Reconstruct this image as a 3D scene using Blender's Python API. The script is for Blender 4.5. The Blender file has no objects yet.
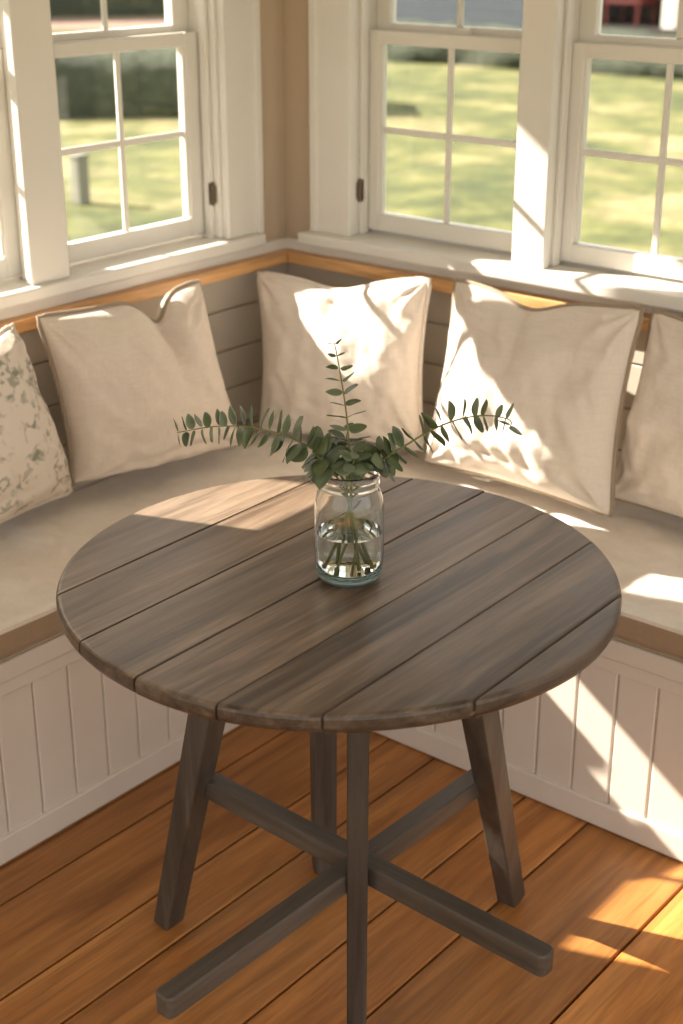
import bpy, bmesh, math, random
from math import sin, cos, pi, radians, exp, sqrt
from mathutils import Vector, Matrix, noise
random.seed(7)
S = bpy.context.scene
C = S.collection

# ------------------------------------------------------------------ camera, light, exposure
YAW = radians(39.354)
cam_d = bpy.data.cameras.new('camera')
cam = bpy.data.objects.new('camera', cam_d); C.objects.link(cam); S.camera = cam
cam.location = (0, 0, 1.75)
cam.rotation_euler = (radians(90 - 22.617), 0, YAW)
cam_d.sensor_fit = 'VERTICAL'; cam_d.sensor_height = 36.0; cam_d.lens = 1445 / 1024 * 36
cam_d.clip_start = .05; cam_d.clip_end = 300
cam_d.dof.use_dof = True; cam_d.dof.focus_distance = 2.30; cam_d.dof.aperture_fstop = 3.6

W = bpy.data.worlds.new('world'); S.world = W; W.use_nodes = True
wn = W.node_tree; wb = wn.nodes['Background']
sky = wn.nodes.new('ShaderNodeTexSky'); sky.sky_type = 'NISHITA'; sky.sun_disc = False
sky.sun_elevation = radians(34); sky.sun_rotation = radians(-66); sky.dust_density = 3.0
mx = wn.nodes.new('ShaderNodeMix'); mx.data_type = 'RGBA'; mx.inputs[0].default_value = .96
wn.links.new(sky.outputs[0], mx.inputs[6]); mx.inputs[7].default_value = (1.0, .95, .89, 1)
wn.links.new(mx.outputs[2], wb.inputs[0]); wb.inputs[1].default_value = 1.25

SUN = Vector((1, .38, -.72)).normalized()
sd = bpy.data.lights.new('sun', 'SUN'); sd.energy = 16.5; sd.color = (1.0, .88, .755); sd.angle = radians(.53)
so = bpy.data.objects.new('sun', sd); C.objects.link(so); so.location = (-6, -2, 6)
so.rotation_euler = SUN.to_track_quat('-Z', 'Y').to_euler()

S.view_settings.view_transform = 'Standard'; S.view_settings.look = 'None'
S.view_settings.gamma = 1; S.view_settings.use_curve_mapping = False
S.view_settings.exposure = .30

# ------------------------------------------------------------------ material helpers
class NT:
    def __init__(s, name):
        s.m = bpy.data.materials.new(name); s.m.use_nodes = True
        s.t = s.m.node_tree; s.b = s.t.nodes['Principled BSDF']; s.out = s.t.nodes['Material Output']
    def n(s, kind, **kw):
        x = s.t.nodes.new('ShaderNode' + kind)
        for k, v in kw.items(): setattr(x, k, v)
        return x
    def l(s, a, b): s.t.links.new(a, b)
    def coord(s, scale=(1, 1, 1), out='Object'):
        c = s.n('TexCoord'); m = s.n('Mapping'); m.inputs['Scale'].default_value = scale
        s.l(c.outputs[out], m.inputs[0]); return m.outputs[0]
    def noise(s, vec, scale, detail=4, rough=.55, dist=0):
        x = s.n('TexNoise'); x.inputs['Scale'].default_value = scale; x.inputs['Detail'].default_value = detail
        x.inputs['Roughness'].default_value = rough; x.inputs['Distortion'].default_value = dist
        s.l(vec, x.inputs['Vector']); return x.outputs[0]
    def ramp(s, fac, stops):
        r = s.n('ValToRGB'); e = r.color_ramp.elements
        while len(e) < len(stops): e.new(.5)
        for i, (p, c) in enumerate(stops): e[i].position = p; e[i].color = (*c, 1) if len(c) == 3 else c
        s.l(fac, r.inputs[0]); return r.outputs[0]
    def mix(s, fac, a, b, mode='MIX'):
        m = s.n('Mix', data_type='RGBA', blend_type=mode)
        if isinstance(fac, (int, float)): m.inputs[0].default_value = fac
        else: s.l(fac, m.inputs[0])
        for i, v in ((6, a), (7, b)):
            if isinstance(v, tuple): m.inputs[i].default_value = (*v, 1)
            else: s.l(v, m.inputs[i])
        return m.outputs[2]
    def math(s, op, a, b=None):
        m = s.n('Math', operation=op)
        for i, v in ((0, a), (1, b)):
            if v is None: continue
            if isinstance(v, (int, float)): m.inputs[i].default_value = v
            else: s.l(v, m.inputs[i])
        return m.outputs[0]
    def col(s, v):
        if isinstance(v, tuple): s.b.inputs['Base Color'].default_value = (*v, 1)
        else: s.l(v, s.b.inputs['Base Color'])
    def rough(s, v):
        if isinstance(v, (int, float)): s.b.inputs['Roughness'].default_value = v
        else: s.l(v, s.b.inputs['Roughness'])
    def bump(s, h, strength=.3, dist=.002):
        b = s.n('Bump'); b.inputs['Strength'].default_value = strength; b.inputs['Distance'].default_value = dist
        s.l(h, b.inputs['Height']); s.l(b.outputs[0], s.b.inputs['Normal'])

def paint(name, c, rough=.45, var=.05):
    t = NT(name); v = t.coord()
    n = t.noise(v, 6, 3)
    t.col(t.ramp(n, [(.3, tuple(x * (1 - var) for x in c)), (.7, c)])); t.rough(rough)
    t.bump(t.noise(v, 90, 2), .08, .001); return t.m

def linen(name, c, weave=1.0):
    t = NT(name); v = t.coord()
    w1 = t.n('TexWave', wave_type='BANDS', bands_direction='X'); w1.inputs['Scale'].default_value = 170; w1.inputs['Distortion'].default_value = 3
    w2 = t.n('TexWave', wave_type='BANDS', bands_direction='Z'); w2.inputs['Scale'].default_value = 170; w2.inputs['Distortion'].default_value = 3
    t.l(v, w1.inputs[0]); t.l(v, w2.inputs[0])
    h = t.math('ADD', w1.outputs['Fac'], w2.outputs['Fac'])
    slub = t.noise(t.coord((1, 1, 14)), 22, 3)
    slub2 = t.noise(t.coord((14, 14, 1)), 22, 3)
    f = t.math('ADD', t.math('MULTIPLY', slub, .5), t.math('MULTIPLY', slub2, .5))
    t.col(t.ramp(f, [(.3, tuple(x * .9 for x in c)), (.65, tuple(min(1, x * 1.04) for x in c))]))
    t.rough(.92); t.b.inputs['Sheen Weight'].default_value = .25; t.b.inputs['Specular IOR Level'].default_value = .15
    t.bump(h, .25 * weave, .0006); return t.m

def floral(name, c):
    t = NT(name); v = t.coord()
    warp = t.n('Mix', data_type='RGBA'); warp.inputs[0].default_value = .05
    nz = t.n('TexNoise'); nz.inputs['Scale'].default_value = 30; t.l(v, nz.inputs['Vector'])
    t.l(v, warp.inputs[6]); t.l(nz.outputs['Color'], warp.inputs[7])
    vo = t.n('TexVoronoi', feature='F1'); vo.inputs['Scale'].default_value = 38; t.l(warp.outputs[2], vo.inputs['Vector'])
    vo2 = t.n('TexVoronoi', feature='DISTANCE_TO_EDGE'); vo2.inputs['Scale'].default_value = 13; t.l(warp.outputs[2], vo2.inputs['Vector'])
    buds = t.ramp(vo.outputs['Distance'], [(.28, (1, 1, 1)), (.42, (0, 0, 0))])
    stems = t.ramp(vo2.outputs['Distance'], [(.02, (1, 1, 1)), (.06, (0, 0, 0))])
    area = t.ramp(t.noise(v, 17, 3), [(.44, (0, 0, 0)), (.56, (1, 1, 1))])
    k = t.mix(1.0, t.mix(1.0, buds, stems, 'ADD'), area, 'MULTIPLY')
    k2 = t.math('MULTIPLY', k, .75)
    t.col(t.mix(k2, c, (.27, .27, .20))); t.rough(.92); t.bump(t.noise(v, 300, 2), .15, .0006); return t.m

def wood(name, c1, c2, c3, along='Y', rough=.45, knots=True, scale=1.0, gloss=.5, streak=.0):
    t = NT(name)
    sc = {'X': (.07, 1, 1), 'Y': (1, .07, 1), 'Z': (1, 1, .07)}[along]
    sc = tuple(x * scale for x in sc)
    at = t.n('Attribute'); at.attribute_name = 'tint'
    base = t.coord(sc)
    add = t.n('VectorMath', operation='ADD'); t.l(base, add.inputs[0])
    mul = t.n('VectorMath', operation='SCALE'); mul.inputs['Scale'].default_value = 7.3
    t.l(at.outputs['Vector'], mul.inputs[0]); t.l(mul.outputs[0], add.inputs[1])
    v = add.outputs[0]
    g1 = t.noise(v, 14, 6, .6, 1.2); g2 = t.noise(v, 55, 5, .65, .6)
    col = t.ramp(g1, [(.28, c1), (.5, c2), (.72, c3)])
    fine = t.ramp(g2, [(.34, (.60, .57, .55)), (.60, (1.12, 1.12, 1.12))])
    col = t.mix(.8, col, fine, 'MULTIPLY')
    tintc = t.ramp(at.outputs['Fac'], [(0, (.74, .72, .70)), (.5, (.98, .97, .96)), (1, (1.5, 1.45, 1.36))])  # high end lifted to paint sunlight into the left table boards
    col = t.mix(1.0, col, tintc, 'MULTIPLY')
    if knots:
        kc = t.coord((1, .42, 1)); vo = t.n('TexVoronoi'); vo.inputs['Scale'].default_value = 2.3; t.l(kc, vo.inputs[0])
        kr = t.ramp(vo.outputs['Distance'], [(.035, (.35, .28, .22)), (.11, (1, 1, 1))])
        col = t.mix(.8, col, kr, 'MULTIPLY')
    if streak:
        sv = t.noise(t.coord(tuple(x * .5 for x in sc)), 9, 5, .7, 2.0)
        sr = t.ramp(sv, [(.52, (1, 1, 1)), (.64, (.36, .32, .29))])
        col = t.mix(streak, col, sr, 'MULTIPLY')
    t.col(col)
    t.rough(t.math('ADD', t.math('MULTIPLY', g2, .25), rough - .12))
    t.b.inputs['Specular IOR Level'].default_value = gloss
    t.bump(t.math('ADD', g1, t.math('MULTIPLY', g2, .6)), .3, .0015); return t.m

def glass(name, c, ior=1.45, rough=0.0):
    t = NT(name); t.col(c); t.rough(rough); t.b.inputs['Transmission Weight'].default_value = 1; t.b.inputs['IOR'].default_value = ior
    return t.m

def pane_glass(name):
    t = NT(name); tr = t.n('BsdfTransparent'); gl = t.n('BsdfGlossy'); gl.inputs['Roughness'].default_value = .03
    tr.inputs[0].default_value = (.97, .985, .98, 1)
    fr = t.n('Fresnel'); fr.inputs[0].default_value = 1.25
    ms = t.n('MixShader'); t.l(fr.outputs[0], ms.inputs[0]); t.l(tr.outputs[0], ms.inputs[1]); t.l(gl.outputs[0], ms.inputs[2])
    t.l(ms.outputs[0], t.out.inputs['Surface']); return t.m

M = {}
M['white'] = paint('white_trim_paint', (.80, .765, .70), .38)
M['bench'] = paint('cream_bench_paint', (.70, .615, .525), .45)
M['taupe'] = paint('taupe_wall_paint', (.60, .475, .345), .8)
M['ship'] = paint('greige_shiplap_paint', (.57, .50, .41), .55)
M['ceil'] = paint('ceiling_paint', (.8, .76, .7), .8)
M['ledge'] = wood('golden_pine', (.58, .30, .11), (.74, .43, .19), (.82, .52, .26), 'Y', .35, False)
M['ledgex'] = wood('golden_pine_cross', (.58, .30, .11), (.74, .43, .19), (.82, .52, .26), 'X', .35, False)
M['floor'] = wood('orange_oak_boards', (.29, .105, .022), (.48, .20, .05), (.60, .28, .085), 'Y', .42, True, .8, .5, .3)
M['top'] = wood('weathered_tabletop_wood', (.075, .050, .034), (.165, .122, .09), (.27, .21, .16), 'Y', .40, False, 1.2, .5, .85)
M['topedge'] = wood('dark_table_edge_wood', (.045, .030, .020), (.085, .060, .042), (.14, .105, .08), 'Y', .38, False, 2.0, .5, .6)  # darker tones for the side faces of the tabletop
M['leg'] = wood('grey_brown_leg_wood', (.048, .036, .027), (.082, .064, .049), (.12, .098, .077), 'Z', .5, False)
for k_, ax_ in (('legx', 'X'), ('legy', 'Y')): M[k_] = wood('grey_brown_bar_wood_' + ax_.lower(), (.052, .041, .032), (.09, .073, .058), (.125, .104, .085), ax_, .5, False)
M['linen'] = linen('cream_linen', (.82, .725, .63))
M['linen_b'] = linen('oatmeal_linen', (.77, .665, .56))
M['piping'] = linen('taupe_piping', (.36, .28, .20), .6)
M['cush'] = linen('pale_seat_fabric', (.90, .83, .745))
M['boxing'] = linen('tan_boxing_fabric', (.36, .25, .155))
M['floral'] = floral('floral_print_linen', (.74, .65, .55))
M['glass'] = glass('jar_glass', (.97, .995, .985))
M['gbase'] = glass('thick_glass_base', (.78, .98, .94), 1.46, .35); M['gbase'].node_tree.nodes['Principled BSDF'].inputs['Transmission Weight'].default_value = .45
M['water'] = glass('water', (.97, .985, .93), 1.33)
M['pane'] = pane_glass('window_pane')
M['metal'] = paint('aged_bronze', (.16, .12, .08), .4); M['metal'].node_tree.nodes['Principled BSDF'].inputs['Metallic'].default_value = .7
t = NT('eucalyptus_leaf'); v = t.coord()
at = t.n('Attribute'); at.attribute_name = 'tint'
t.col(t.ramp(at.outputs['Fac'], [(0, (.065, .092, .036)), (.5, (.115, .155, .07)), (1, (.21, .255, .16))])); t.rough(.5)
t.b.inputs['Specular IOR Level'].default_value = .6
t.bump(t.noise(v, 160, 3), .2, .0006); M['leaf'] = t.m
t = NT('eucalyptus_stem'); t.col((.22, .215, .075)); t.rough(.55); M['stem'] = t.m
t = NT('lawn_grass'); v = t.coord()
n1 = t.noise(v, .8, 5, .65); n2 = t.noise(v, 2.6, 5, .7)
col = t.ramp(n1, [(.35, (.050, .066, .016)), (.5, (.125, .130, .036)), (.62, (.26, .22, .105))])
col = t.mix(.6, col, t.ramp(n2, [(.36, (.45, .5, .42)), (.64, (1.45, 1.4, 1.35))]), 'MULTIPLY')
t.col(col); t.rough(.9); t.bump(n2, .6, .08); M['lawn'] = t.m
t = NT('hedge_leaves'); v = t.coord(); n = t.noise(v, 9, 5, .7)
t.col(t.ramp(n, [(.3, (.02, .028, .014)), (.7, (.075, .088, .05))])); t.rough(.8); t.bump(n, .8, .08); M['hedge'] = t.m
M['ghost'] = paint('pale_reflection_tone', (.24, .235, .19), .8)  # colour of the post that imitates a pane reflection
M['road'] = paint('pinkish_gravel', (.30, .20, .15), .9, .15)
M['siding'] = paint('blue_grey_siding', (.055, .07, .09), .6, .1)
M['dark'] = paint('dark_recess', (.03, .025, .022), .7)
M['red'] = paint('red_paint', (.09, .006, .005), .4)
M['roof'] = paint('roof_shingle', (.12, .11, .11), .8, .2)

# ------------------------------------------------------------------ geometry helpers
def tag(o, label=None, cat=None, group=None, kind=None):
    if label: o['label'] = label
    if cat: o['category'] = cat
    if group: o['group'] = group
    if kind: o['kind'] = kind
    return o

def link(name, bm, mat, parent=None, smooth=False, kind=None, angle=None):
    bmesh.ops.recalc_face_normals(bm, faces=bm.faces)
    me = bpy.data.meshes.new(name); bm.to_mesh(me); bm.free()
    for m in (mat if isinstance(mat, list) else [mat]): me.materials.append(m)
    if smooth: me.polygons.foreach_set('use_smooth', [True] * len(me.polygons))
    if angle: me.set_sharp_from_angle(angle=radians(angle))
    o = bpy.data.objects.new(name, me); C.objects.link(o)
    if parent: o.parent = parent
    if kind: o['kind'] = kind
    return o

def empty(name, loc=(0, 0, 0), **kw):
    o = bpy.data.objects.new(name, None); C.objects.link(o); o.location = loc; o.empty_display_size = .05
    return tag(o, **kw)

def tint_layer(bm):
    return bm.verts.layers.float_color.get('tint') or bm.verts.layers.float_color.new('tint')

def box(bm, x0, x1, y0, y1, z0, z1, bev=0.0, tint=None, mat=None, seg=2):
    if tint is not None: lay = tint_layer(bm)
    vs = [bm.verts.new((x, y, z)) for z in (z0, z1) for x, y in ((x0, y0), (x1, y0), (x1, y1), (x0, y1))]
    F = [(3, 2, 1, 0), (4, 5, 6, 7), (0, 1, 5, 4), (1, 2, 6, 5), (2, 3, 7, 6), (3, 0, 4, 7)]
    fs = [bm.faces.new([vs[i] for i in f]) for f in F]
    if bev:
        r = bmesh.ops.bevel(bm, geom=list({e for f in fs for e in f.edges}), offset=bev, segments=seg, profile=.5, affect='EDGES')
        fs = [f for f in fs if f.is_valid] + list(r['faces'])
        vs = list({v for f in fs for v in f.verts})
    if tint is not None:
        for v in vs: v[lay] = (tint, tint, tint, 1)
    if mat is not None:
        for f in set(fs): f.material_index = mat
    return vs

def bar(bm, a, b, w, h, up=(0, 0, 1), bev=.003, w2=None, h2=None, tint=.5, cuts=None):
    """tapered square bar from a to b; w across, h along 'up'."""
    lay = tint_layer(bm)
    a = Vector(a); b = Vector(b); d = (b - a).normalized(); u = Vector(up)
    s = d.cross(u).normalized(); u = s.cross(d).normalized()
    w2 = w2 or w; h2 = h2 or h
    vs = []
    for p, ww, hh in ((a, w, h), (b, w2, h2)):
        for i, j in ((-1, -1), (1, -1), (1, 1), (-1, 1)):
            vs.append(bm.verts.new(p + s * i * ww / 2 + u * j * hh / 2))
    F = [(3, 2, 1, 0), (4, 5, 6, 7), (0, 1, 5, 4), (1, 2, 6, 5), (2, 3, 7, 6), (3, 0, 4, 7)]
    fs = [bm.faces.new([vs[i] for i in f]) for f in F]
    r = bmesh.ops.bevel(bm, geom=list({e for f in fs for e in f.edges}), offset=bev, segments=3, profile=.5, affect='EDGES')
    for f in [f for f in fs if f.is_valid] + list(r['faces']):
        for v in f.verts: v[lay] = (tint, tint, tint, 1)

def tube(bm, pts, rad, seg=8, tint=.5, closed=False):
    lay = tint_layer(bm)
    P = [Vector(p) for p in pts]; n = len(P)
    R = rad if isinstance(rad, (list, tuple)) else [rad] * n
    rings = []; prev = None
    for i, p in enumerate(P):
        if closed: d = (P[(i + 1) % n] - P[i - 1]).normalized()
        else: d = (P[min(i + 1, n - 1)] - P[max(i - 1, 0)]).normalized()
        if prev is None:
            prev = d.orthogonal().normalized()
        s = (prev - d * prev.dot(d)).normalized(); prev = s; t_ = d.cross(s)
        ring = [bm.verts.new(p + (s * cos(2 * pi * k / seg) + t_ * sin(2 * pi * k / seg)) * R[i]) for k in range(seg)]
        for v in ring: v[lay] = (tint, tint, tint, 1)
        rings.append(ring)
    m = n if closed else n - 1
    for i in range(m):
        A, B = rings[i], rings[(i + 1) % n]
        off = 0
        if closed and i == n - 1:
            off = min(range(seg), key=lambda o: sum((A[k].co - B[(k + o) % seg].co).length for k in range(seg)))
        for k in range(seg):
            bm.faces.new([A[k], A[(k + 1) % seg], B[(k + 1 + off) % seg], B[(k + off) % seg]])
    if not closed:
        bm.faces.new(rings[0][::-1]); bm.faces.new(rings[-1])

def lathe(bm, prof, seg=48, cx=0, cy=0, closed=False):
    rings = []
    for r, z in prof:
        if r < 1e-6: rings.append([bm.verts.new((cx, cy, z))])
        else: rings.append([bm.verts.new((cx + r * cos(2 * pi * k / seg), cy + r * sin(2 * pi * k / seg), z)) for k in range(seg)])
    for i in range(len(rings) - 1):
        A, B = rings[i], rings[i + 1]
        for k in range(seg):
            k2 = (k + 1) % seg
            if len(A) == 1 and len(B) == 1: continue
            if len(A) == 1: bm.faces.new([A[0], B[k2], B[k]])
            elif len(B) == 1: bm.faces.new([A[k], A[k2], B[0]])
            else: bm.faces.new([A[k], A[k2], B[k2], B[k]])

# ------------------------------------------------------------------ room shell
XL, YR = -2.474, 2.79          # paneling faces of the left and right walls
XO, YO = -2.60, 2.915          # outer faces
ZS, ZH, ZC = 1.003, 1.985, 2.50
# openings: along the wall (y for left, x for right)
LEFT_OPEN = [(2.046, 2.562), (1.25, 1.990)]
RIGHT_OPEN = [(-2.262, -1.767), (-1.703, -1.209), (-1.145, -.651)]

# floor of real boards running along y
bm = bmesh.new()
edges = [-2.6, -2.30, -2.025, -1.932, -1.725, -1.598, -1.358, -1.205, -.953, -.74, -.53, -.30, -.08, .14, .38, .60, .85, 1.1]
for i in range(len(edges) - 1):
    a, b = edges[i], edges[i + 1]
    ends = [-1.6]
    y = -1.6 + random.uniform(1.0, 2.2)
    while y < 2.6: ends.append(y); y += random.uniform(1.6, 2.6)
    if i in (0, 1, 2, 3, 4, 5, 6, 7, 8): ends = [-1.6, .35 + .1 * (i % 3)]
    ends.append(2.9)
    for j in range(len(ends) - 1):
        g = .0026
        tn = random.random() if i != 2 else 0.0
        box(bm, a + g, b - g, ends[j] + g, ends[j + 1] - g, -.03, -.0002 - random.random() * .0006, .0022, tint=tn, seg=1)
floor = link('floor', bm, M['floor'], kind='structure')
bm = bmesh.new(); box(bm, -2.6, 1.1, -1.6, 2.9, -.12, -.031); link('floor_base', bm, M['dark'], floor)

def wall_pieces(lo, hi, opens):
    """solid stretches between openings"""
    xs = sorted(opens); out = []; p = lo
    for a, b in xs: out.append((p, a)); p = b
    out.append((p, hi)); return out

bm = bmesh.new()
box(bm, XO, XL, -1.6, YO, -.02, .975); box(bm, XO, XL, -1.6, YO, ZH, ZC)
for a, b in wall_pieces(-1.6, YO, LEFT_OPEN): box(bm, XO, XL, a, b, .975, ZH)
wall_left = link('wall_left', bm, M['taupe'], kind='structure')
bm = bmesh.new()
box(bm, XL, 1.1, YR, YO, -.02, .975); box(bm, XL, 1.1, YR, YO, ZH, ZC)
for a, b in wall_pieces(XL, 1.1, RIGHT_OPEN): box(bm, a, b, YR, YO, .975, ZH)
wall_right = link('wall_right', bm, M['taupe'], kind='structure')
bm = bmesh.new(); box(bm, XO, 1.1, -1.6, YO, ZC, ZC + .1); link('ceiling', bm, M['ceil'], kind='structure')

# shiplap paneling above the seats (real boards with gaps)
bm = bmesh.new()
zz = [.414, .517, .62, .722, .826, .925]
for k in range(5): box(bm, XL - .004, XL + .012, -1.2, YR, zz[k] + .002, zz[k + 1] - .002, .002, seg=1)
for k in range(5): box(bm, XL + .012, 1.0, YR - .012, YR + .004, zz[k] + .002, zz[k + 1] - .002, .002, seg=1)
tag(link('trim_1', bm, M['ship']), kind='structure')
# pine ledge
bm = bmesh.new(); box(bm, XL - .002, -2.431, -1.2, 2.747, .914, .944, .003, tint=.6)
tag(link('trim_2', bm, M['ledge']), kind='structure')
bm = bmesh.new(); box(bm, -2.431, 1.0, 2.747, YR + .002, .914, .944, .003, tint=.6); box(bm, XL - .002, -2.4315, 2.7475, YR + .002, .914, .944, .003, tint=.6)
tag(link('trim_3', bm, M['ledgex']), kind='structure')
# apron under the sills and the sills
bm = bmesh.new(); box(bm, XL - .002, -2.458, -1.2, 2.774, .944, .972, .002); tag(link('trim_4', bm, M['white']), kind='structure')
bm = bmesh.new(); box(bm, XL, 1.0, 2.774, YR + .002, .944, .972, .002); tag(link('trim_5', bm, M['white']), kind='structure')
bm = bmesh.new(); box(bm, -2.585, -2.430, .95, 2.668, .973, ZS, .006, seg=3); tag(link('trim_6', bm, M['white']), kind='structure')
bm = bmesh.new(); box(bm, -2.385, -.45, 2.730, 2.90, .973, ZS, .006, seg=3); tag(link('trim_7', bm, M['white']), kind='structure')
# casings (flat boards around the windows)
bm = bmesh.new()
box(bm, XL - .001, -2.452, 2.558, 2.676, ZS, 2.09, .003); box(bm, XL - .001, -2.452, 1.943, 2.048, ZS, 1.985, .003)
box(bm, XL - .001, -2.452, 1.14, 1.255, ZS, 2.09, .003); box(bm, XL - .001, -2.452, 1.255, 2.572, 1.985, 2.09, .003)
# raised back band on the corner casing
box(bm, XL - .001, -2.445, 2.657, 2.678, ZS, 2.09, .003)
tag(link('trim_8', bm, M['white']), kind='structure')
bm = bmesh.new()
for a, b in ((-2.368, -2.245), (-1.770, -1.684), (-1.21, -1.124), (-.66, -.55)):
    box(bm, a, b, 2.768, YR + .001, ZS, 2.09 if a in (-2.368, -.66) else 1.985, .003)
box(bm, -2.245, -.66, 2.768, YR + .001, 1.985, 2.09, .003)
box(bm, -2.368, -2.345, 2.761, YR + .001, ZS, 2.09, .003)
tag(link('trim_9', bm, M['white']), kind='structure')

def make_window(idx, side, a, b, g0, g1, mv, latch=None):
    """double hung window: a..b opening, glass g0..g1 along the wall, mv = muntin positions."""
    def bx(bm, u0, u1, w0, w1, z0, z1, bev=.002):
        if side == 'L': box(bm, XL - w1, XL - w0, u0, u1, z0, z1, bev, seg=1)
        else: box(bm, u0, u1, YR + w0, YR + w1, z0, z1, bev, seg=1)
    e = empty('window_%d' % idx, (XL, (a + b) / 2, ZS) if side == 'L' else ((a + b) / 2, YR, ZS), kind='structure')
    def mk(name, f, mat=M['white'], parent=e):
        bm = bmesh.new(); f(bm); o = link(name, bm, mat); o.parent = parent
        o.matrix_parent_inverse = Matrix.Translation(-e.location)
        if parent is not e: o.matrix_parent_inverse = Matrix.Identity(4)
        return o
    def frame(bm):
        bx(bm, a, a + .012, 0, .12, ZS, ZH); bx(bm, b - .012, b, 0, .12, ZS, ZH); bx(bm, a, b, 0, .12, ZH - .012, ZH)
        bx(bm, a + .012, a + .022, .02, .045, ZS, ZH - .012); bx(bm, b - .022, b - .012, .02, .045, ZS, ZH - .012)
        bx(bm, a + .012, b - .012, .085, .12, ZS, 1.018)
    mk('frame', frame)
    w0, w1 = .050, .080
    def lower(bm):
        bx(bm, a + .012, g0, w0, w1, 1.012, 1.487); bx(bm, g1, b - .012, w0, w1, 1.012, 1.487)
        bx(bm, g0, g1, w0, w1, 1.012, 1.054); bx(bm, g0, g1, w0, w1, 1.456, 1.487)
        # narrow inner bead
        bx(bm, g0, g0 + .006, w0 + .006, w1 - .006, 1.06, 1.456, 0); bx(bm, g1 - .006, g1, w0 + .006, w1 - .006, 1.06, 1.456, 0)
    ls = mk('lower_sash', lower)
    def muntins(bm, zl, zh, zm, w):
        for m in mv: bx(bm, m - .0075, m + .0075, w - .0045, w + .0045, zl, zh, .002)
        q = [g0] + [x for m in mv for x in (m - .0075, m + .0075)] + [g1]
        for k in range(0, len(q), 2): bx(bm, q[k], q[k + 1], w - .0045, w + .0045, zm - .0075, zm + .0075, .002)
    mk('muntin', lambda bm: muntins(bm, 1.054, 1.456, 1.256, .066), parent=e)
    mk('pane', lambda bm: bx(bm, g0 - .004, g1 + .004, .0645, .0675, 1.056, 1.46, 0), M['pane'])
    w0, w1 = .084, .112
    def upper(bm):
        bx(bm, a + .012, g0 + .004, w0, w1, 1.470, 1.973); bx(bm, g1 - .004, b - .012, w0, w1, 1.470, 1.973)
        bx(bm, g0, g1, w0, w1, 1.470, 1.502); bx(bm, g0, g1, w0, w1, 1.935, 1.973)
    mk('upper_sash', upper)
    mk('muntin', lambda bm: muntins(bm, 1.502, 1.935, 1.72, .098), parent=e)
    mk('pane', lambda bm: bx(bm, g0, g1, .0965, .0995, 1.50, 1.937, 0), M['pane'])
    if latch is not None:
        def lt(bm):
            bx(bm, latch - .005, latch + .005, .016, .030, 1.083, 1.140, .002)
            bx(bm, latch - .003, latch + .003, .010, .018, 1.09, 1.132, .001)
        mk('latch', lt, M['metal'])
    if idx != 3: return
    def lock(bm):
        c = (g0 + g1) / 2 + .03
        bx(bm, c - .022, c + .022, .056, .076, 1.487, 1.493, .002); bx(bm, c - .008, c + .02, .060, .070, 1.493, 1.502, .002)
    mk('sash_lock', lock)

make_window(1, 'L', 2.046, 2.562, 2.108, 2.502, [2.300], latch=2.545)
make_window(2, 'L', 1.25, 1.990, 1.325, 1.935, [1.62])
make_window(3, 'R', -2.262, -1.767, -2.213, -1.815, [-2.014], latch=-2.245)
make_window(4, 'R', -1.703, -1.209, -1.655, -1.259, [-1.457])
make_window(5, 'R', -1.145, -.651, -1.099, -.701, [-.90])

# unseen slab and boards added outside to cut the sun through the left windows
bm = bmesh.new()
def sun_block_slab(y0, y1, xe, ze, th=.05):
    vs = [bm.verts.new(p) for p in ((XO, y0, ze + .25), (XO, y1, ze + .25), (xe, y1, ze), (xe, y0, ze),
                                    (XO, y0, ze + .25 + th), (XO, y1, ze + .25 + th), (xe, y1, ze + th), (xe, y0, ze + th))]
    for f in ((3, 2, 1, 0), (4, 5, 6, 7), (0, 1, 5, 4), (1, 2, 6, 5), (2, 3, 7, 6), (3, 0, 4, 7)): bm.faces.new([vs[i] for i in f])
XE = -3.60; DZ = .72 * (-2.53 - XE); DY = .38 * (-2.53 - XE)
sun_block_slab(-1.6, 3.4, XE, 1.86 + DZ)  # unseen slab, added as the upper limit of the sunlight
tag(link('sun_blocker_slab', bm, M['roof']), kind='structure')
bm = bmesh.new()
def sun_block_board(y0, y1, z): box(bm, XE, XE + .03, y0 - DY, y1 - DY, z + DZ, 1.90 + DZ, .002, seg=1)
sun_block_board(-1.1, 1.60, 1.475); sun_block_board(1.60, 1.81, 1.245); sun_block_board(1.81, 2.0, 1.60); sun_block_board(2.0, 2.34, 1.475)  # added boards, lower edges stepped to shape the sun patches indoors
tag(link('sun_blocker_boards', bm, M['white']), kind='structure')

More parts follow.
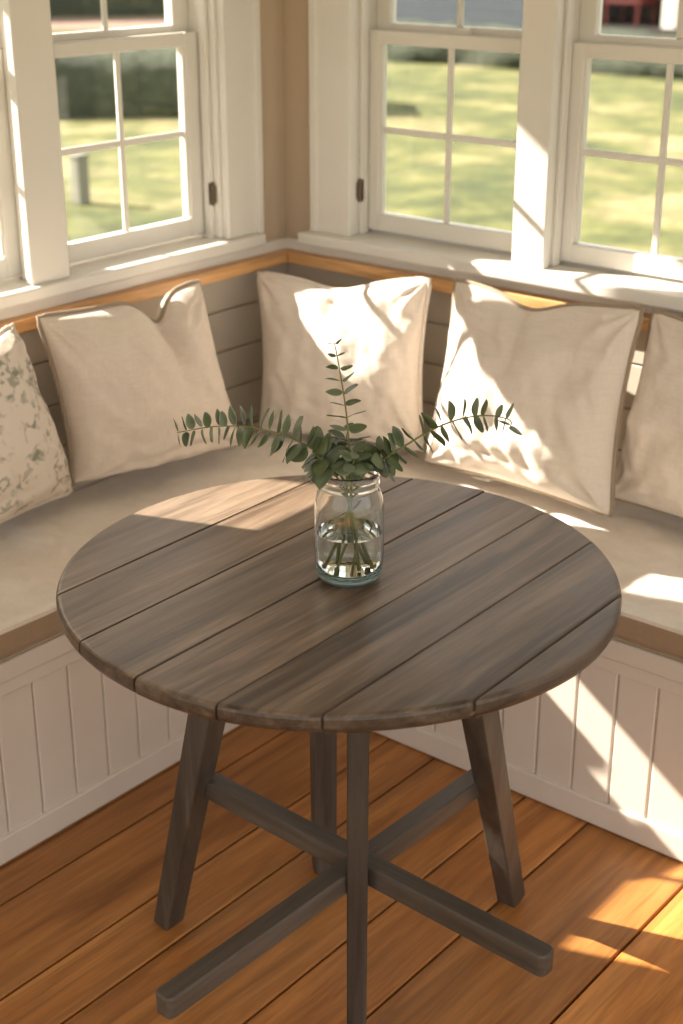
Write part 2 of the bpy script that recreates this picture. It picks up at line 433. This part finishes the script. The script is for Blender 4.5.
# ------------------------------------------------------------------ benches
def bench(side):
    if side == 'L':
        e = empty('window_bench', (-2.2, .8, 0), label='cream beadboard bench along the left wall with the printed pillow', cat='bench', group='built-in corner benches')
        # local: front at x=-2.024, along y
        bxx = lambda bm, u0, u1, d0, d1, z0, z1, bev=.003: box(bm, -2.024 - d1, -2.024 - d0, u0, u1, z0, z1, bev, seg=2)
        u_lo, u_hi = -1.0, 2.268; g0, sp = 1.527, .0885
    else:
        e = empty('window_bench', (-.8, 2.5, 0), label='cream beadboard bench along the right wall crossed by sunlight', cat='bench', group='built-in corner benches')
        bxx = lambda bm, u0, u1, d0, d1, z0, z1, bev=.003: box(bm, u0, u1, 2.271 + d0, 2.271 + d1, z0, z1, bev, seg=2)
        u_lo, u_hi = -2.020, .90; g0, sp = -1.339, .0875
    def mk(name, f, mat=M['bench'], parent=e):
        bm = bmesh.new(); f(bm); o = link(name, bm, mat); o.parent = parent; o.matrix_parent_inverse = Matrix.Translation(-e.location); return o
    ex = 0 if side == 'L' else 0
    mk('base_board', lambda bm: bxx(bm, u_lo, u_hi, 0, .03, .002, .062, .005))
    mk('top_rail', lambda bm: bxx(bm, u_lo, u_hi, 0, .03, .366, .394, .002))
    def panel(bm):
        k0 = math.ceil((u_lo - g0) / sp); u = u_lo
        k = k0
        while u < u_hi:
            nx = min(g0 + k * sp, u_hi)
            if nx - u > .012: bxx(bm, u + .0015, nx - .0015, .007, .03, .055, .37, .0035)
            u = nx; k += 1
        bxx(bm, u_lo, u_hi, .014, .035, .06, .366, 0)
    mk('beadboard_panel', panel)
    if side == 'L': mk('seat_board', lambda bm: bxx(bm, u_lo, 2.77, -.006, .435, .396, .440, .004))
    else: mk('seat_board', lambda bm: bxx(bm, -2.016, u_hi, -.006, .505, .396, .440, .004))
    return e
bench('L'); bench('R')

# ------------------------------------------------------------------ seat cushions
def fbm(x, y, z, s, o=3): return noise.fractal(Vector((x * s, y * s, z * s)), 1.0, 2.0, o)
def seat_cushion(x0, x1, y0, y1, label, seed):
    ctr = Vector(((x0 + x1) / 2, (y0 + y1) / 2, .443))
    e = empty('seat_cushion', ctr, label=label, cat='cushion', group='seat cushions on the corner bench')
    z0, z1 = .4425, .512
    N, Mn = max(8, int((x1 - x0) / .014)), max(8, int((y1 - y0) / .014))
    bm = bmesh.new(); grid = []
    for i in range(N + 1):
        row = []
        for j in range(Mn + 1):
            x = x0 + (x1 - x0) * i / N; y = y0 + (y1 - y0) * j / Mn
            ed = min(x - x0, x1 - x, y - y0, y1 - y); r = .03
            q = min(1, ed / r); drop = (1 - sqrt(max(0, 1 - (1 - q) ** 2))) * .012
            puff = .010 * min(1, ed / .16)
            wr = .009 * fbm(x, y, seed, 5) * min(1, ed / .03) + .0055 * fbm(x * .5 + y, y, seed + 3, 12) * min(1, ed / .03)
            row.append(bm.verts.new((x - ctr.x, y - ctr.y, z1 - drop + puff + wr - ctr.z)))
        grid.append(row)
    for i in range(N):
        for j in range(Mn): bm.faces.new([grid[i][j], grid[i + 1][j], grid[i + 1][j + 1], grid[i][j + 1]])
    top = link('cushion_top', bm, M['cush'], e, smooth=True)
    # boxing: side band and bottom
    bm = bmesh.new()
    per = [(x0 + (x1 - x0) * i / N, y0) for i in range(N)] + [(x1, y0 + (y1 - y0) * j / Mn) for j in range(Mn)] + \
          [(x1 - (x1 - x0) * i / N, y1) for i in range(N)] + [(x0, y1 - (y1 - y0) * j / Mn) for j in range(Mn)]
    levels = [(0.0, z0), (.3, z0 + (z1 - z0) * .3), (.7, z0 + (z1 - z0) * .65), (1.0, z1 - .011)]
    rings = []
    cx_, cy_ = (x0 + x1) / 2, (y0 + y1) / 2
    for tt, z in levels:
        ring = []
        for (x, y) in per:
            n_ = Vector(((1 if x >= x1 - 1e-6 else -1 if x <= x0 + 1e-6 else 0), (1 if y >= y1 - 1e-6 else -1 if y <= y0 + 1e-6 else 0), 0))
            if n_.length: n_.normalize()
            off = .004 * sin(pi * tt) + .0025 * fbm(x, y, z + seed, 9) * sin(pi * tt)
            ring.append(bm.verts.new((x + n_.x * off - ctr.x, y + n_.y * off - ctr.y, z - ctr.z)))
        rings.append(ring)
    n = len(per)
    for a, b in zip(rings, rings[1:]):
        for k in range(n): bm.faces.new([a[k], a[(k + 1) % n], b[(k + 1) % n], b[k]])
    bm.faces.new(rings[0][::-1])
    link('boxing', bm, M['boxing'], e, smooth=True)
    for z in (z0 + .003, z1 - .011):
        bm = bmesh.new()
        tube(bm, [(x - ctr.x, y - ctr.y, z + .001 * fbm(x, y, seed, 6) - ctr.z) for x, y in per[::2]], .0038, 8, closed=True)
        link('piping', bm, M['piping'] if z < .46 else M['linen_b'], e, smooth=True)
seat_cushion(-2.456, -2.019, -.9, 2.772, 'long pale seat cushion on the left bench under the printed pillow', 1.0)
seat_cushion(-2.012, .88, 2.266, 2.772, 'long pale sunlit seat cushion on the right bench', 5.0)

# ------------------------------------------------------------------ pillows
def pillow(label, mat, corners, thick, seed, chop=None, pip=M['piping'], nrm=None, wrinkle=1.0, full=.0):
    """corners: BL, BR, TR, TL in metres (seen from the room); nrm: front direction"""
    BL, BR, TR, TL = [Vector(c) for c in corners]
    base = (BL + BR) / 2
    e = empty('throw_pillow', base, label=label, cat='pillow', group='throw pillows on the window seat')
    nn = (BR - BL).cross(TL - BL).normalized()
    if nrm and nn.dot(Vector(nrm)) < 0: nn = -nn
    N = 72
    cu, cw, cd = chop if chop else (0, .3, 0)
    def outline(u, v):
        # u,v in [-1,1]; edges curve inwards between pointed corners
        uu, vv = u, v
        pu = .075 * (1 - v * v); pv = .06 * (1 - u * u)
        uu = u * (1 - pu); vv = v * (1 - pv)
        if cd: vv -= cd * exp(-((u - cu) / cw) ** 2) * max(0, (v + .3) / 1.3) ** 1.6
        a = (uu + 1) / 2; b = (vv + 1) / 2
        p = BL * (1 - a) * (1 - b) + BR * a * (1 - b) + TR * a * b + TL * (1 - a) * b
        return p
    def thickness(u, v):
        h = max(0, 1 - u * u) ** .46 * max(0, 1 - v * v) ** (.5 - (full * max(0, v) ** .5))
        h *= (1 + .22 * (-v)) 
        if cd: h *= 1 - .45 * exp(-((u - cu) / (cw * .75)) ** 2) * max(0, v) ** 1.2
        return h
    bm = bmesh.new(); F = {}; rim = {}
    def wr(u, v, s):
        edge = min(1, (1 - max(abs(u), abs(v))) / .12)
        a = .015 * fbm(u * .9, v * .9, seed + s, 1.6, 3) + .0065 * fbm(u * 2.2 + v, v * 1.2 - u * .6, seed + s + 9, 2.6, 2)
        # radiating creases at corners
        for (qu, qv) in ((-1, -1), (1, -1), (1, 1), (-1, 1)):
            du, dv = u - qu, v - qv; r = sqrt(du * du + dv * dv)
            if .02 < r < .9:
                an = math.atan2(dv, du)
                a += .0045 * sin(an * 11 + seed * 3 + qu) * exp(-((r - .28) / .22) ** 2)
        if cd:
            d = u - cu - .04 * sin(v * 5 + seed)
            a -= .010 * exp(-(d / .05) ** 2) * max(0, v) ** 1.5 * (1 if s == 0 else .3)
            a += .008 * exp(-((abs(d) - .16) / .09) ** 2) * max(0, v) ** 1.5
        # compression folds low down
        a += .0035 * sin((v + .12 * sin(u * 3 + seed)) * 26) * exp(-((v + .72) / .16) ** 2) * (.4 + .6 * sin(u * 2.3 + seed) ** 2)
        return a * edge * wrinkle
    for i in range(N + 1):
        for j in range(N + 1):
            u = sin((i / N * 2 - 1) * pi / 2 * .999) / sin(pi / 2 * .999); v = sin((j / N * 2 - 1) * pi / 2 * .999) / sin(pi / 2 * .999)
            p = outline(u, v)
            b_ = i in (0, N) or j in (0, N)
            for s in (0, 1):
                if b_:
                    if s == 0:
                        rim[i, j] = bm.verts.new(p + nn * .0 - base)
                    F[s, i, j] = rim[i, j]
                else:
                    h = thickness(u, v) * thick * (.66 if s == 0 else .40) + wr(u, v, s)
                    h = max(h, .001)
                    F[s, i, j] = bm.verts.new(p + nn * (h if s == 0 else -h) - base)
    for s in (0, 1):
        for i in range(N):
            for j in range(N):
                q = [F[s, i, j], F[s, i + 1, j], F[s, i + 1, j + 1], F[s, i, j + 1]]
                bm.faces.new(q if s == 0 else q[::-1])
    link('pillow_cover', bm, mat, e, smooth=True)
    K = 40; pts = []
    for k in range(K): pts.append((-1 + 2 * k / K, -1))
    for k in range(K): pts.append((1, -1 + 2 * k / K))
    for k in range(K): pts.append((1 - 2 * k / K, 1))
    for k in range(K): pts.append((-1, 1 - 2 * k / K))
    cs = []
    for u, v in pts:
        # soften the exact corners
        f = 1.0
        if abs(u) > .93 and abs(v) > .93: f = .985
        cs.append(outline(u * f * 1.012, v * f * 1.012) - base)
    bm = bmesh.new(); tube(bm, cs, .0052, 8, closed=True)
    link('piping', bm, pip, e, smooth=True)
    return e

pillow('floral printed linen pillow at the left edge leaning on the left bench back', M['floral'],
       [(-2.29, 1.56, .565), (-2.355, 1.925, .558), (-2.335, 1.790, .970), (-2.355, 1.49, .885)], .16, 2.1, full=.22, chop=(-.35, .5, .22), pip=M['linen_b'], nrm=(1, 0, 0))
pillow('cream pillow with taupe piping and deep top crease, between printed pillow and corner', M['linen_b'],
       [(-2.350, 1.928, .578), (-2.280, 2.392, .555), (-2.315, 2.308, .967), (-2.318, 1.842, .978)], .175, 4.4, chop=(.34, .19, .30), nrm=(1, 0, 0), wrinkle=1.3, full=.24)
pillow('cream pillow standing in the corner behind the eucalyptus', M['linen'],
       [(-2.330, 2.525, .548), (-1.900, 2.62, .565), (-1.922, 2.665, .965), (-2.412, 2.615, .915)], .125, 7.7, chop=(.0, .40, .12), pip=M['linen'], nrm=(.3, -1, 0), wrinkle=1.1)
pillow('large cream pillow with taupe piping and a diagonal shadow, right of the eucalyptus', M['linen'],
       [(-1.866, 2.585, .553), (-1.362, 2.57, .552), (-1.376, 2.665, .985), (-1.852, 2.67, .973)], .145, 11.3, chop=(-.12, .32, .13), nrm=(0, -1, 0), wrinkle=1.5)
pillow('rightmost cream pillow, half behind the large diagonal-shadowed pillow', M['linen'],
       [(-1.425, 2.672, .551), (-.955, 2.60, .553), (-.92, 2.69, .965), (-1.372, 2.705, .974)], .15, 15.9, chop=(.0, .38, .17), nrm=(0, -1, 0), wrinkle=1.2)

# ------------------------------------------------------------------ table
TC = (-1.360, 1.653)
tbl = empty('round_table', (TC[0], TC[1], 0), label='round weathered plank table on splayed legs in front of the corner bench', cat='table')
bm = bmesh.new(); lay = tint_layer(bm)
cuts = [-9, -1.661, -1.514, -1.371, -1.229, -1.096, -.958, 9]; slope = -.020; Rt = .4550
tints = [.85, 1.0, .62, .72, .55, .42, .30]  # board tones; the left ones also paler to paint in the sunlit patch
for k in range(7):
    g = .0009
    lo = lambda y: cuts[k] + slope * (y - 1.62) + g
    hi = lambda y: cuts[k + 1] + slope * (y - 1.62) - g
    poly = []
    n = 360
    # circle points inside the strip, plus strip/circle intersections
    pts = []
    for i in range(n * 4):
        an = 2 * pi * i / (n * 4); r = Rt + .0012 * sin(an * 5 + 1) ; x = TC[0] + r * cos(an); y = TC[1] + r * sin(an)
        if lo(y) <= x <= hi(y): pts.append((i, x, y))
    # thin out
    keep = []
    for idx, (i, x, y) in enumerate(pts):
        nb = [(p[0]) for p in (pts[idx - 1], pts[(idx + 1) % len(pts)])]
        if i % 8 == 0 or (nb[0] + 1) % (n * 4) != i or (i + 1) % (n * 4) != nb[1]: keep.append((x, y))
    zt = .7505 + .0006 * ((k * 37) % 3 - 1)
    th = .031
    prof = [(.000, zt - .0), (.0, 0)]
    # rings: inset along rim only by radial scaling near the edge
    def ring(off, z):
        out = []
        for x, y in keep:
            dx, dy = x - TC[0], y - TC[1]; r = sqrt(dx * dx + dy * dy); f = (r - off) / r
            X, Y = TC[0] + dx * f, TC[1] + dy * f
            X = min(max(X, lo(Y)), hi(Y))
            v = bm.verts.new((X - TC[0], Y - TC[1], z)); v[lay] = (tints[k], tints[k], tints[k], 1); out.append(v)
        return out
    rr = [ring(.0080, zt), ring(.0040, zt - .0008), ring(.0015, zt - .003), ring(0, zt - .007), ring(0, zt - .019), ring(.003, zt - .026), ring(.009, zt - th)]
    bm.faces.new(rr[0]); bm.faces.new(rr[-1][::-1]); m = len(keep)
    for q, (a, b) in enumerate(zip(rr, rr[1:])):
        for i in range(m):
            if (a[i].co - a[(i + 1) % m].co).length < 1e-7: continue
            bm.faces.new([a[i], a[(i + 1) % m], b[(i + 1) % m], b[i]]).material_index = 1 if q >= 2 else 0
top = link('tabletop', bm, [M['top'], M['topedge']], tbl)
def tpart(name, f, mat=M['leg']):
    bm = bmesh.new(); f(bm); o = link(name, bm, mat); o.parent = tbl; o.matrix_parent_inverse = Matrix.Translation(-tbl.location); return o
cross = (-1.220, 1.512)
tpart('batten', lambda bm: (bar(bm, (-1.62, 1.50, .708), (-1.02, 1.50, .708), .06, .024), bar(bm, (-1.60, 1.76, .708), (-1.05, 1.76, .708), .06, .024)))
def leg(bm, foot, topp, w, h, w2=None, up=(0, 1, 0)):
    bar(bm, foot, topp, w, h, up=up, w2=w2, h2=w2)
tpart('leg', lambda bm: leg(bm, (-1.650, 1.500, .001), (-1.462, 1.495, .716), .036, .046, .052, (0, 1, 0)))
tpart('leg', lambda bm: leg(bm, (-1.190, 1.965, .001), (-1.128, 1.680, .716), .040, .040, .050, (1, 0, 0)))
tpart('leg', lambda bm: leg(bm, (-1.530, 1.812, .001), (-1.505, 1.780, .716), .040, .044, .048, (.64, .77, 0)))
def post(bm):
    up = (.64, -.77, 0)
    bar(bm, (cross[0] + .041, cross[1] - .035, .001), (cross[0] + .041, cross[1] - .035, .716), .032, .034, up=up, w2=.034, h2=.036)
    bar(bm, (cross[0] + .041, cross[1] - .035, .612), (cross[0] + .041, cross[1] - .035, .718), .042, .043, up=up)
tpart('leg', post)
def stretcher(bm, a, b, z, h, w=.036, r=.013):
    """bar with a rounded far end, seen from above a long tongue shape"""
    lay = tint_layer(bm)
    a = Vector((a[0], a[1], 0)); b = Vector((b[0], b[1], 0)); d = (b - a).normalized(); n_ = Vector((-d.y, d.x, 0)); L_ = (b - a).length
    pl = [(0, -w / 2), (L_ - r, -w / 2)] + [(L_ - r + r * sin(t_ * pi / 12), -w / 2 + r - r * cos(t_ * pi / 12)) for t_ in range(1, 7)] + \
         [(L_ - r + r * cos(t_ * pi / 12), w / 2 - r + r * sin(t_ * pi / 12)) for t_ in range(0, 6)] + [(L_ - r, w / 2), (0, w / 2)]
    rings = []
    for off, zz_ in ((.003, z - h / 2), (0, z - h / 2 + .003), (0, z + h / 2 - .003), (.003, z + h / 2)):
        ring = []
        for q, p in pl:
            q2 = min(max(q, off), L_ - off) if off else q
            p2 = p * (1 - 2 * off / w)
            v = bm.verts.new(a + d * q2 + n_ * p2 + UP * zz_); v[lay] = (.5, .5, .5, 1); ring.append(v)
        rings.append(ring)
    bm.faces.new(rings[0][::-1]); bm.faces.new(rings[-1])
    for r0, r1 in zip(rings, rings[1:]):
        for k in range(len(pl)): bm.faces.new([r0[k], r0[(k + 1) % len(pl)], r1[(k + 1) % len(pl)], r1[k]])
UP = Vector((0, 0, 1))
tpart('stretcher', lambda bm: stretcher(bm, (-1.560, 1.524), (-.838, 1.501), .331, .038), M['legx'])
tpart('stretcher', lambda bm: stretcher(bm, (-1.192, 1.866), (-1.213, 1.080), .3295, .0365), M['legy'])

# ------------------------------------------------------------------ mason jar
JX, JY, JZ = -1.338, 1.651, .7512
jar = empty('mason_jar', (JX, JY, JZ), label='clear glass mason jar of water holding eucalyptus on the table', cat='jar')
bm = bmesh.new()
outer = [(.0, .004), (.030, .003), (.038, .0), (.045, .002), (.0505, .009), (.0525, .018), (.053, .03), (.0535, .075), (.053, .112), (.0505, .126), (.0465, .136),
         (.0445, .140), (.0445, .1435), (.0462, .1450), (.0462, .1475), (.0446, .149), (.0446, .1535), (.0458, .155), (.0458, .157), (.0446, .1585), (.0450, .1625), (.0438, .1645)]
inner = [(.0422, .1635), (.0418, .158), (.0418, .140), (.044, .134), (.048, .1245), (.0503, .111), (.0508, .075), (.0503, .03), (.0495, .022), (.045, .0145), (.030, .0125), (.0, .0125)]
SR, SZ = 1.05, 1.13
outer = [(r * SR, z * SZ) for r, z in outer]; inner = [(r * SR, z * SZ) for r, z in inner]
lathe(bm, outer + inner, 64)
link('glass_body', bm, M['glass'], jar, smooth=True)
bm = bmesh.new()
lathe(bm, [(r * SR, z * SZ) for r, z in ((0, .0145), (.030, .0145), (.0448, .0165), (.0478, .0225), (.0493, .030), (.0499, .072), (.0498, .0728), (.048, .072), (.0, .072))], 64)
link('water', bm, M['water'], jar, smooth=True, angle=40)
bm = bmesh.new()
lathe(bm, [(r * SR, z * SZ) for r, z in ((0, .0055), (.036, .0050), (.0455, .0070), (.0475, .010), (.0455, .0118), (.030, .0112), (0, .0112))], 64)
link('glass_base', bm, M['gbase'], jar, smooth=True)['label'] = 'teal tinted thick glass bottom'

# ------------------------------------------------------------------ eucalyptus sprigs
RX = Vector((cos(YAW), sin(YAW), 0)); BK = Vector((-sin(YAW), cos(YAW), 0)); UP = Vector((0, 0, 1))
def JP(r, z, b=0): return Vector((0, 0, 0)) + RX * r + BK * b + UP * (z - JZ)

def catmull(P, n):
    out = []
    Q = [P[0] * 2 - P[1]] + P + [P[-1] * 2 - P[-2]]
    for i in range(1, len(Q) - 2):
        for k in range(n):
            t_ = k / n; a, b, c, d = Q[i - 1:i + 3]
            out.append(.5 * ((2 * b) + (c - a) * t_ + (2 * a - 5 * b + 4 * c - d) * t_ ** 2 + (-a + 3 * b - 3 * c + d) * t_ ** 3))
    out.append(P[-1]); return out

def leaf_bm(L, Wd, cup, bend, tint):
    """leaf along +X, normal +Z, with a real thickness"""
    bm = bmesh.new(); lay = tint_layer(bm)
    nu, nv = 12, 6; G = {}
    for s in (1, -1):
        for i in range(nu + 1):
            u = i / nu
            w = Wd * sin(pi * min(1, u ** .72)) ** .62 if 0 < i < nu else Wd * .03
            for j in range(nv + 1):
                v = j / nv * 2 - 1
                x = u * L; y = v * w / 2; z = cup * (v * v) * w - bend * L * u * u + .018 * L * sin(u * 6 + v * 2)
                edge = (1 - v * v) * (1 - (2 * u - 1) ** 2)
                vt = bm.verts.new((x, y, z + s * .00045 * (.2 + edge)))
                tt = tint + (.25 if s < 0 else 0) + .06 * (1 - abs(v)); tt = max(0, min(1, tt)); vt[lay] = (tt, tt, tt, 1)
                G[s, i, j] = vt
    for s in (1, -1):
        for i in range(nu):
            for j in range(nv):
                q = [G[s, i, j], G[s, i + 1, j], G[s, i + 1, j + 1], G[s, i, j + 1]]
                bm.faces.new(q if s > 0 else q[::-1])
    ed = [(i, 0) for i in range(nu + 1)] + [(nu, j) for j in range(1, nv + 1)] + [(i, nv) for i in range(nu - 1, -1, -1)] + [(0, j) for j in range(nv - 1, 0, -1)]
    for k in range(len(ed)):
        a, b = ed[k], ed[(k + 1) % len(ed)]
        bm.faces.new([G[1, a[0], a[1]], G[-1, a[0], a[1]], G[-1, b[0], b[1]], G[1, b[0], b[1]]])
    return bm

def sprig(label, pts, n_nodes, start, size, seed, tip=.45, roll0=0.0, spread=1.0, narrow=1.0, extra=0.0, lean=.2):
    rnd = random.Random(seed)
    e = empty('eucalyptus_sprig', (JX, JY, JZ), label=label, cat='plant', group='eucalyptus sprigs in the jar')
    P = catmull([Vector(p) for p in pts], 8); n = len(P)
    bm = bmesh.new(); tube(bm, P, [.0023 - .0015 * i / (n - 1) for i in range(n)], 8)
    link('stem', bm, M['stem'], e, smooth=True)
    L = [0]
    for i in range(1, n): L.append(L[-1] + (P[i] - P[i - 1]).length)
    tot = L[-1]
    def at_(s):
        for i in range(1, n):
            if L[i] >= s: f = (s - L[i - 1]) / (L[i] - L[i - 1]); return P[i - 1].lerp(P[i], f), (P[i] - P[i - 1]).normalized()
        return P[-1], (P[-1] - P[-2]).normalized()
    for k in range(n_nodes):
        f = k / (n_nodes - 1); s = start + (tot - start - .002) * f
        p, d = at_(s)
        ref = UP if abs(d.z) < .75 else RX
        a = (ref - d * ref.dot(d)).normalized(); b = d.cross(a)
        sz = size * (1 - (1 - tip) * f ** 1.6) * rnd.uniform(.85, 1.12)
        roll = roll0 + (0 if k % 2 == 0 else 1.15 * extra) + rnd.uniform(-.3, .3)
        for sd_ in (1, -1):
            rr = roll + (pi if sd_ < 0 else 0) + rnd.uniform(-.18, .18)
            out = a * cos(rr) + b * sin(rr)
            ln = lean * (.4 + 1.1 * f) + rnd.uniform(-.2, .25)
            X = (out * spread + d * ln).normalized()
            Z = (d - X * d.dot(X)).normalized()
            Y = Z.cross(X)
            tw = rnd.uniform(-.55, .55); Yt = Y * cos(tw) + Z * sin(tw); Zt = X.cross(Yt)
            Mx = Matrix((( X.x, Yt.x, Zt.x, 0), (X.y, Yt.y, Zt.y, 0), (X.z, Yt.z, Zt.z, 0), (0, 0, 0, 1)))
            Mx.translation = p + X * .0015
            if (p.x * p.x + p.y * p.y) < .046 ** 2 and p.z < .190 and (p + X * sz).z < .196: continue
            lb = leaf_bm(sz, sz * rnd.uniform(.68, .92) * narrow, rnd.uniform(-.12, .12), rnd.uniform(-.05, .2), rnd.uniform(.1, .8))
            lb.transform(Mx)
            link('leaf', lb, M['leaf'], e, smooth=True)
    return e

sprig('long eucalyptus sprig reaching out to the left of the jar',
      [(.028 * RX.x, .028 * RX.y, .020), JP(.006, .85), JP(-.012, .925), JP(-.040, .958), JP(-.075, .984, -.006), JP(-.110, 1.000, -.010), JP(-.152, 1.012, -.012), JP(-.210, 1.012, -.010), JP(-.268, 1.000, -.004)],
      21, .182, .039, 3, tip=.52, narrow=1.0, extra=.25)
sprig('long eucalyptus sprig reaching out to the right of the jar, curled tip',
      [(-.030 * RX.x, -.030 * RX.y, .020), JP(-.004, .85), JP(.015, .925), JP(.045, .950), JP(.085, .974, .004), JP(.128, 1.000, .008), JP(.171, 1.017, .010), JP(.211, 1.024, .008), JP(.243, 1.020, .006), JP(.252, 1.014, .004), JP(.250, 1.008, .002)],
      16, .182, .040, 8, tip=.55, narrow=1.05, extra=.25)
sprig('tall upright eucalyptus sprig in the middle of the jar',
      [(.012 * RX.x, .012 * RX.y, .018), JP(.004, .85), JP(.003, .925), JP(.000, .975), JP(-.006, 1.04), JP(-.016, 1.105), JP(-.023, 1.143)],
      11, .175, .036, 21, tip=.36, narrow=.85, spread=1.0, lean=.30)
sprig('short leafy eucalyptus sprig bunched at the left of the jar mouth',
      [(.022 * RX.x + .012, -.030, .020), JP(.010, .84, -.010), JP(-.012, .915, -.016), JP(-.030, .948, -.026), JP(-.052, .975, -.034)],
      7, .165, .042, 31, tip=.75, extra=1.0)
sprig('short leafy eucalyptus sprig bunched at the right of the jar mouth',
      [(-.024 * RX.x - .010, .018, .020), JP(-.008, .84, .004), JP(.014, .915, -.004), JP(.036, .945, -.014), JP(.062, .968, -.020)],
      7, .165, .042, 42, tip=.75, extra=1.0)
sprig('short leafy eucalyptus sprig at the front of the jar mouth',
      [(-.006, .034, .020), JP(.002, .84, .010), JP(.002, .915, -.016), JP(.004, .950, -.034), JP(.010, .985, -.048)],
      6, .168, .034, 53, tip=.8, extra=1.0)
sprig('short leafy eucalyptus sprig behind the upright one at the jar mouth',
      [(.004, -.036, .020), JP(.000, .84, -.006), JP(-.004, .915, .012), JP(-.008, .955, .026), JP(-.002, .992, .034)],
      6, .168, .033, 64, tip=.8, extra=1.0)

# ------------------------------------------------------------------ outside
bm = bmesh.new()
vs = [bm.verts.new(p) for p in ((-70, -40, -.4), (40, -40, -.4), (40, 80, -.4), (-70, 80, -.4))]; bm.faces.new(vs)
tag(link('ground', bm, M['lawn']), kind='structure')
def hedge(p0, p1, z1, depth, label, seed):
    a = Vector((*p0, -.4)); b = Vector((*p1, -.4)); d = (b - a); L_ = d.length; d.normalize(); s = Vector((-d.y, d.x, 0))
    h = z1 + .4; nu = int(L_ / .15); ring = []
    bm = bmesh.new()
    prof = [(-.5, 0), (-.52, .25), (-.5, .5), (-.47, .75), (-.38, .93), (-.2, 1.0), (0, 1.02), (.2, 1.0), (.38, .93), (.5, .7), (.5, .3), (.5, 0)]
    for i in range(nu + 1):
        row = []
        for (q, zz_) in prof:
            p = a + d * (L_ * i / nu) + s * q * depth + Vector((0, 0, zz_ * h))
            nz_ = noise.fractal(p * 1.3 + Vector((seed, 0, 0)), 1, 2, 4) * .14
            p = p + (s * q * 2 + UP * zz_).normalized() * nz_ * (1 if zz_ > 0 else 0)
            row.append(bm.verts.new(p - a))
        ring.append(row)
    for r0, r1 in zip(ring, ring[1:]):
        for k in range(len(prof) - 1): bm.faces.new([r0[k], r0[k + 1], r1[k + 1], r1[k]])
    bm.faces.new(ring[0]); bm.faces.new(ring[-1][::-1])
    o = link('hedge', bm, M['hedge'], smooth=True); o.location = a
    tag(o, label=label, cat='hedge')
hedge((-18.2, 7.0), (-11.2, 13.6), .28, 1.6, 'low dark hedge crossing the lawn seen through the left windows', 1)
hedge((-33, 13.5), (-24.4, 24.6), 2.6, 1.4, 'tall dark hedge beyond the pinkish drive on the left', 4)
hedge((-18.5, 18.6), (-5.5, 19.8), .1, 1.1, 'low green hedge across the lawn seen through the right windows', 7)
bm = bmesh.new()
a = Vector((-29.5, 14, 0)); b = Vector((-20.8, 24.2, 0)); d = (b - a).normalized(); s_ = Vector((-d.y, d.x, 0))
vs = [bm.verts.new((p.x, p.y, z)) for z in (-.41, -.385) for p in (a - s_ * 1.6, b - s_ * 1.6, b + s_ * 1.6, a + s_ * 1.6)]
for f in ((3, 2, 1, 0), (4, 5, 6, 7), (0, 1, 5, 4), (1, 2, 6, 5), (2, 3, 7, 6), (3, 0, 4, 7)): bm.faces.new([vs[i] for i in f])
tag(link('driveway', bm, M['road']), kind='structure')
# pale post added to imitate a faint reflection in the left window
post_e = empty('reflection_post', (-8.9, 7.6, -.4), label='pale post standing in for a faint reflection in the left window', cat='post')
bm = bmesh.new(); box(bm, -.055, .055, -.055, .055, 0, .36, .01); link('shaft', bm, M['ghost'], post_e)
bm = bmesh.new(); box(bm, -.065, .065, -.065, .065, .36, .39, .01); link('cap', bm, M['ghost'], post_e)

# neighbouring house
hs = empty('house', (-17, 26, -.4), label='blue-grey house with a dark porch beyond the lawn', cat='house')
def hp(name, f, mat, parent=hs):
    bm = bmesh.new(); f(bm); return link(name, bm, mat, parent)
def walls(bm):
    z = 0
    while z < 3.0: box(bm, -6, 1.6, -.5 , 4, z, z + .24, .01, seg=1); z += .245
hp('wall', walls, M['siding'])
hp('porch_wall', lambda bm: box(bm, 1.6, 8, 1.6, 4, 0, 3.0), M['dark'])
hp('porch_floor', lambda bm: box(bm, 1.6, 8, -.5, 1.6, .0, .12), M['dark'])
hp('roof', lambda bm: [bm.faces.new([bm.verts.new(p) for p in q]) for q in (
    [(-6.4, -1, 2.9), (8.4, -1, 2.9), (8.4, 1.8, 4.8), (-6.4, 1.8, 4.8)], [(-6.4, 4.6, 2.9), (-6.4, 1.8, 4.8), (8.4, 1.8, 4.8), (8.4, 4.6, 2.9)],
    [(-6.4, -1, 2.9), (-6.4, 1.8, 4.8), (-6.4, 4.6, 2.9)], [(8.4, -1, 2.9), (8.4, 4.6, 2.9), (8.4, 1.8, 4.8)],
    [(-6.4, -1, 2.9), (-6.4, 4.6, 2.9), (8.4, 4.6, 2.9), (8.4, -1, 2.9)])], M['roof'])
for x in (1.75, 3.85, 5.6, 7.4): hp('porch_post', lambda bm: box(bm, x - .14, x + .14, -.45, -.17, .12, 2.9, .01), M['white'])
for x in (-4.5, -1.6):
    w = hp('window', lambda bm: box(bm, x - .5, x + .5, -.56, -.5, .9, 2.1, .01), M['white'])
    hp('pane', lambda bm: box(bm, x - .42, x + .42, -.575, -.56, .98, 2.02), M['dark'], w)
ch = empty('porch_chair', (-14.2, 26.0, -.28), label='red chair on the dark porch of the far house', cat='chair')
def cp(name, *a):
    bm = bmesh.new(); box(bm, *a, .02); link(name, bm, M['red'], ch)
cp('seat', -.4, .4, -.35, .35, .38, .46); cp('backrest', -.4, .4, .3, .38, .46, 1.1)
for sx in (-.36, .30):
    cp('armrest', sx, sx + .06, -.35, .35, .64, .70)
    cp('leg', sx, sx + .06, -.35, -.29, 0, .64); cp('leg', sx, sx + .06, .29, .35, 0, .38)
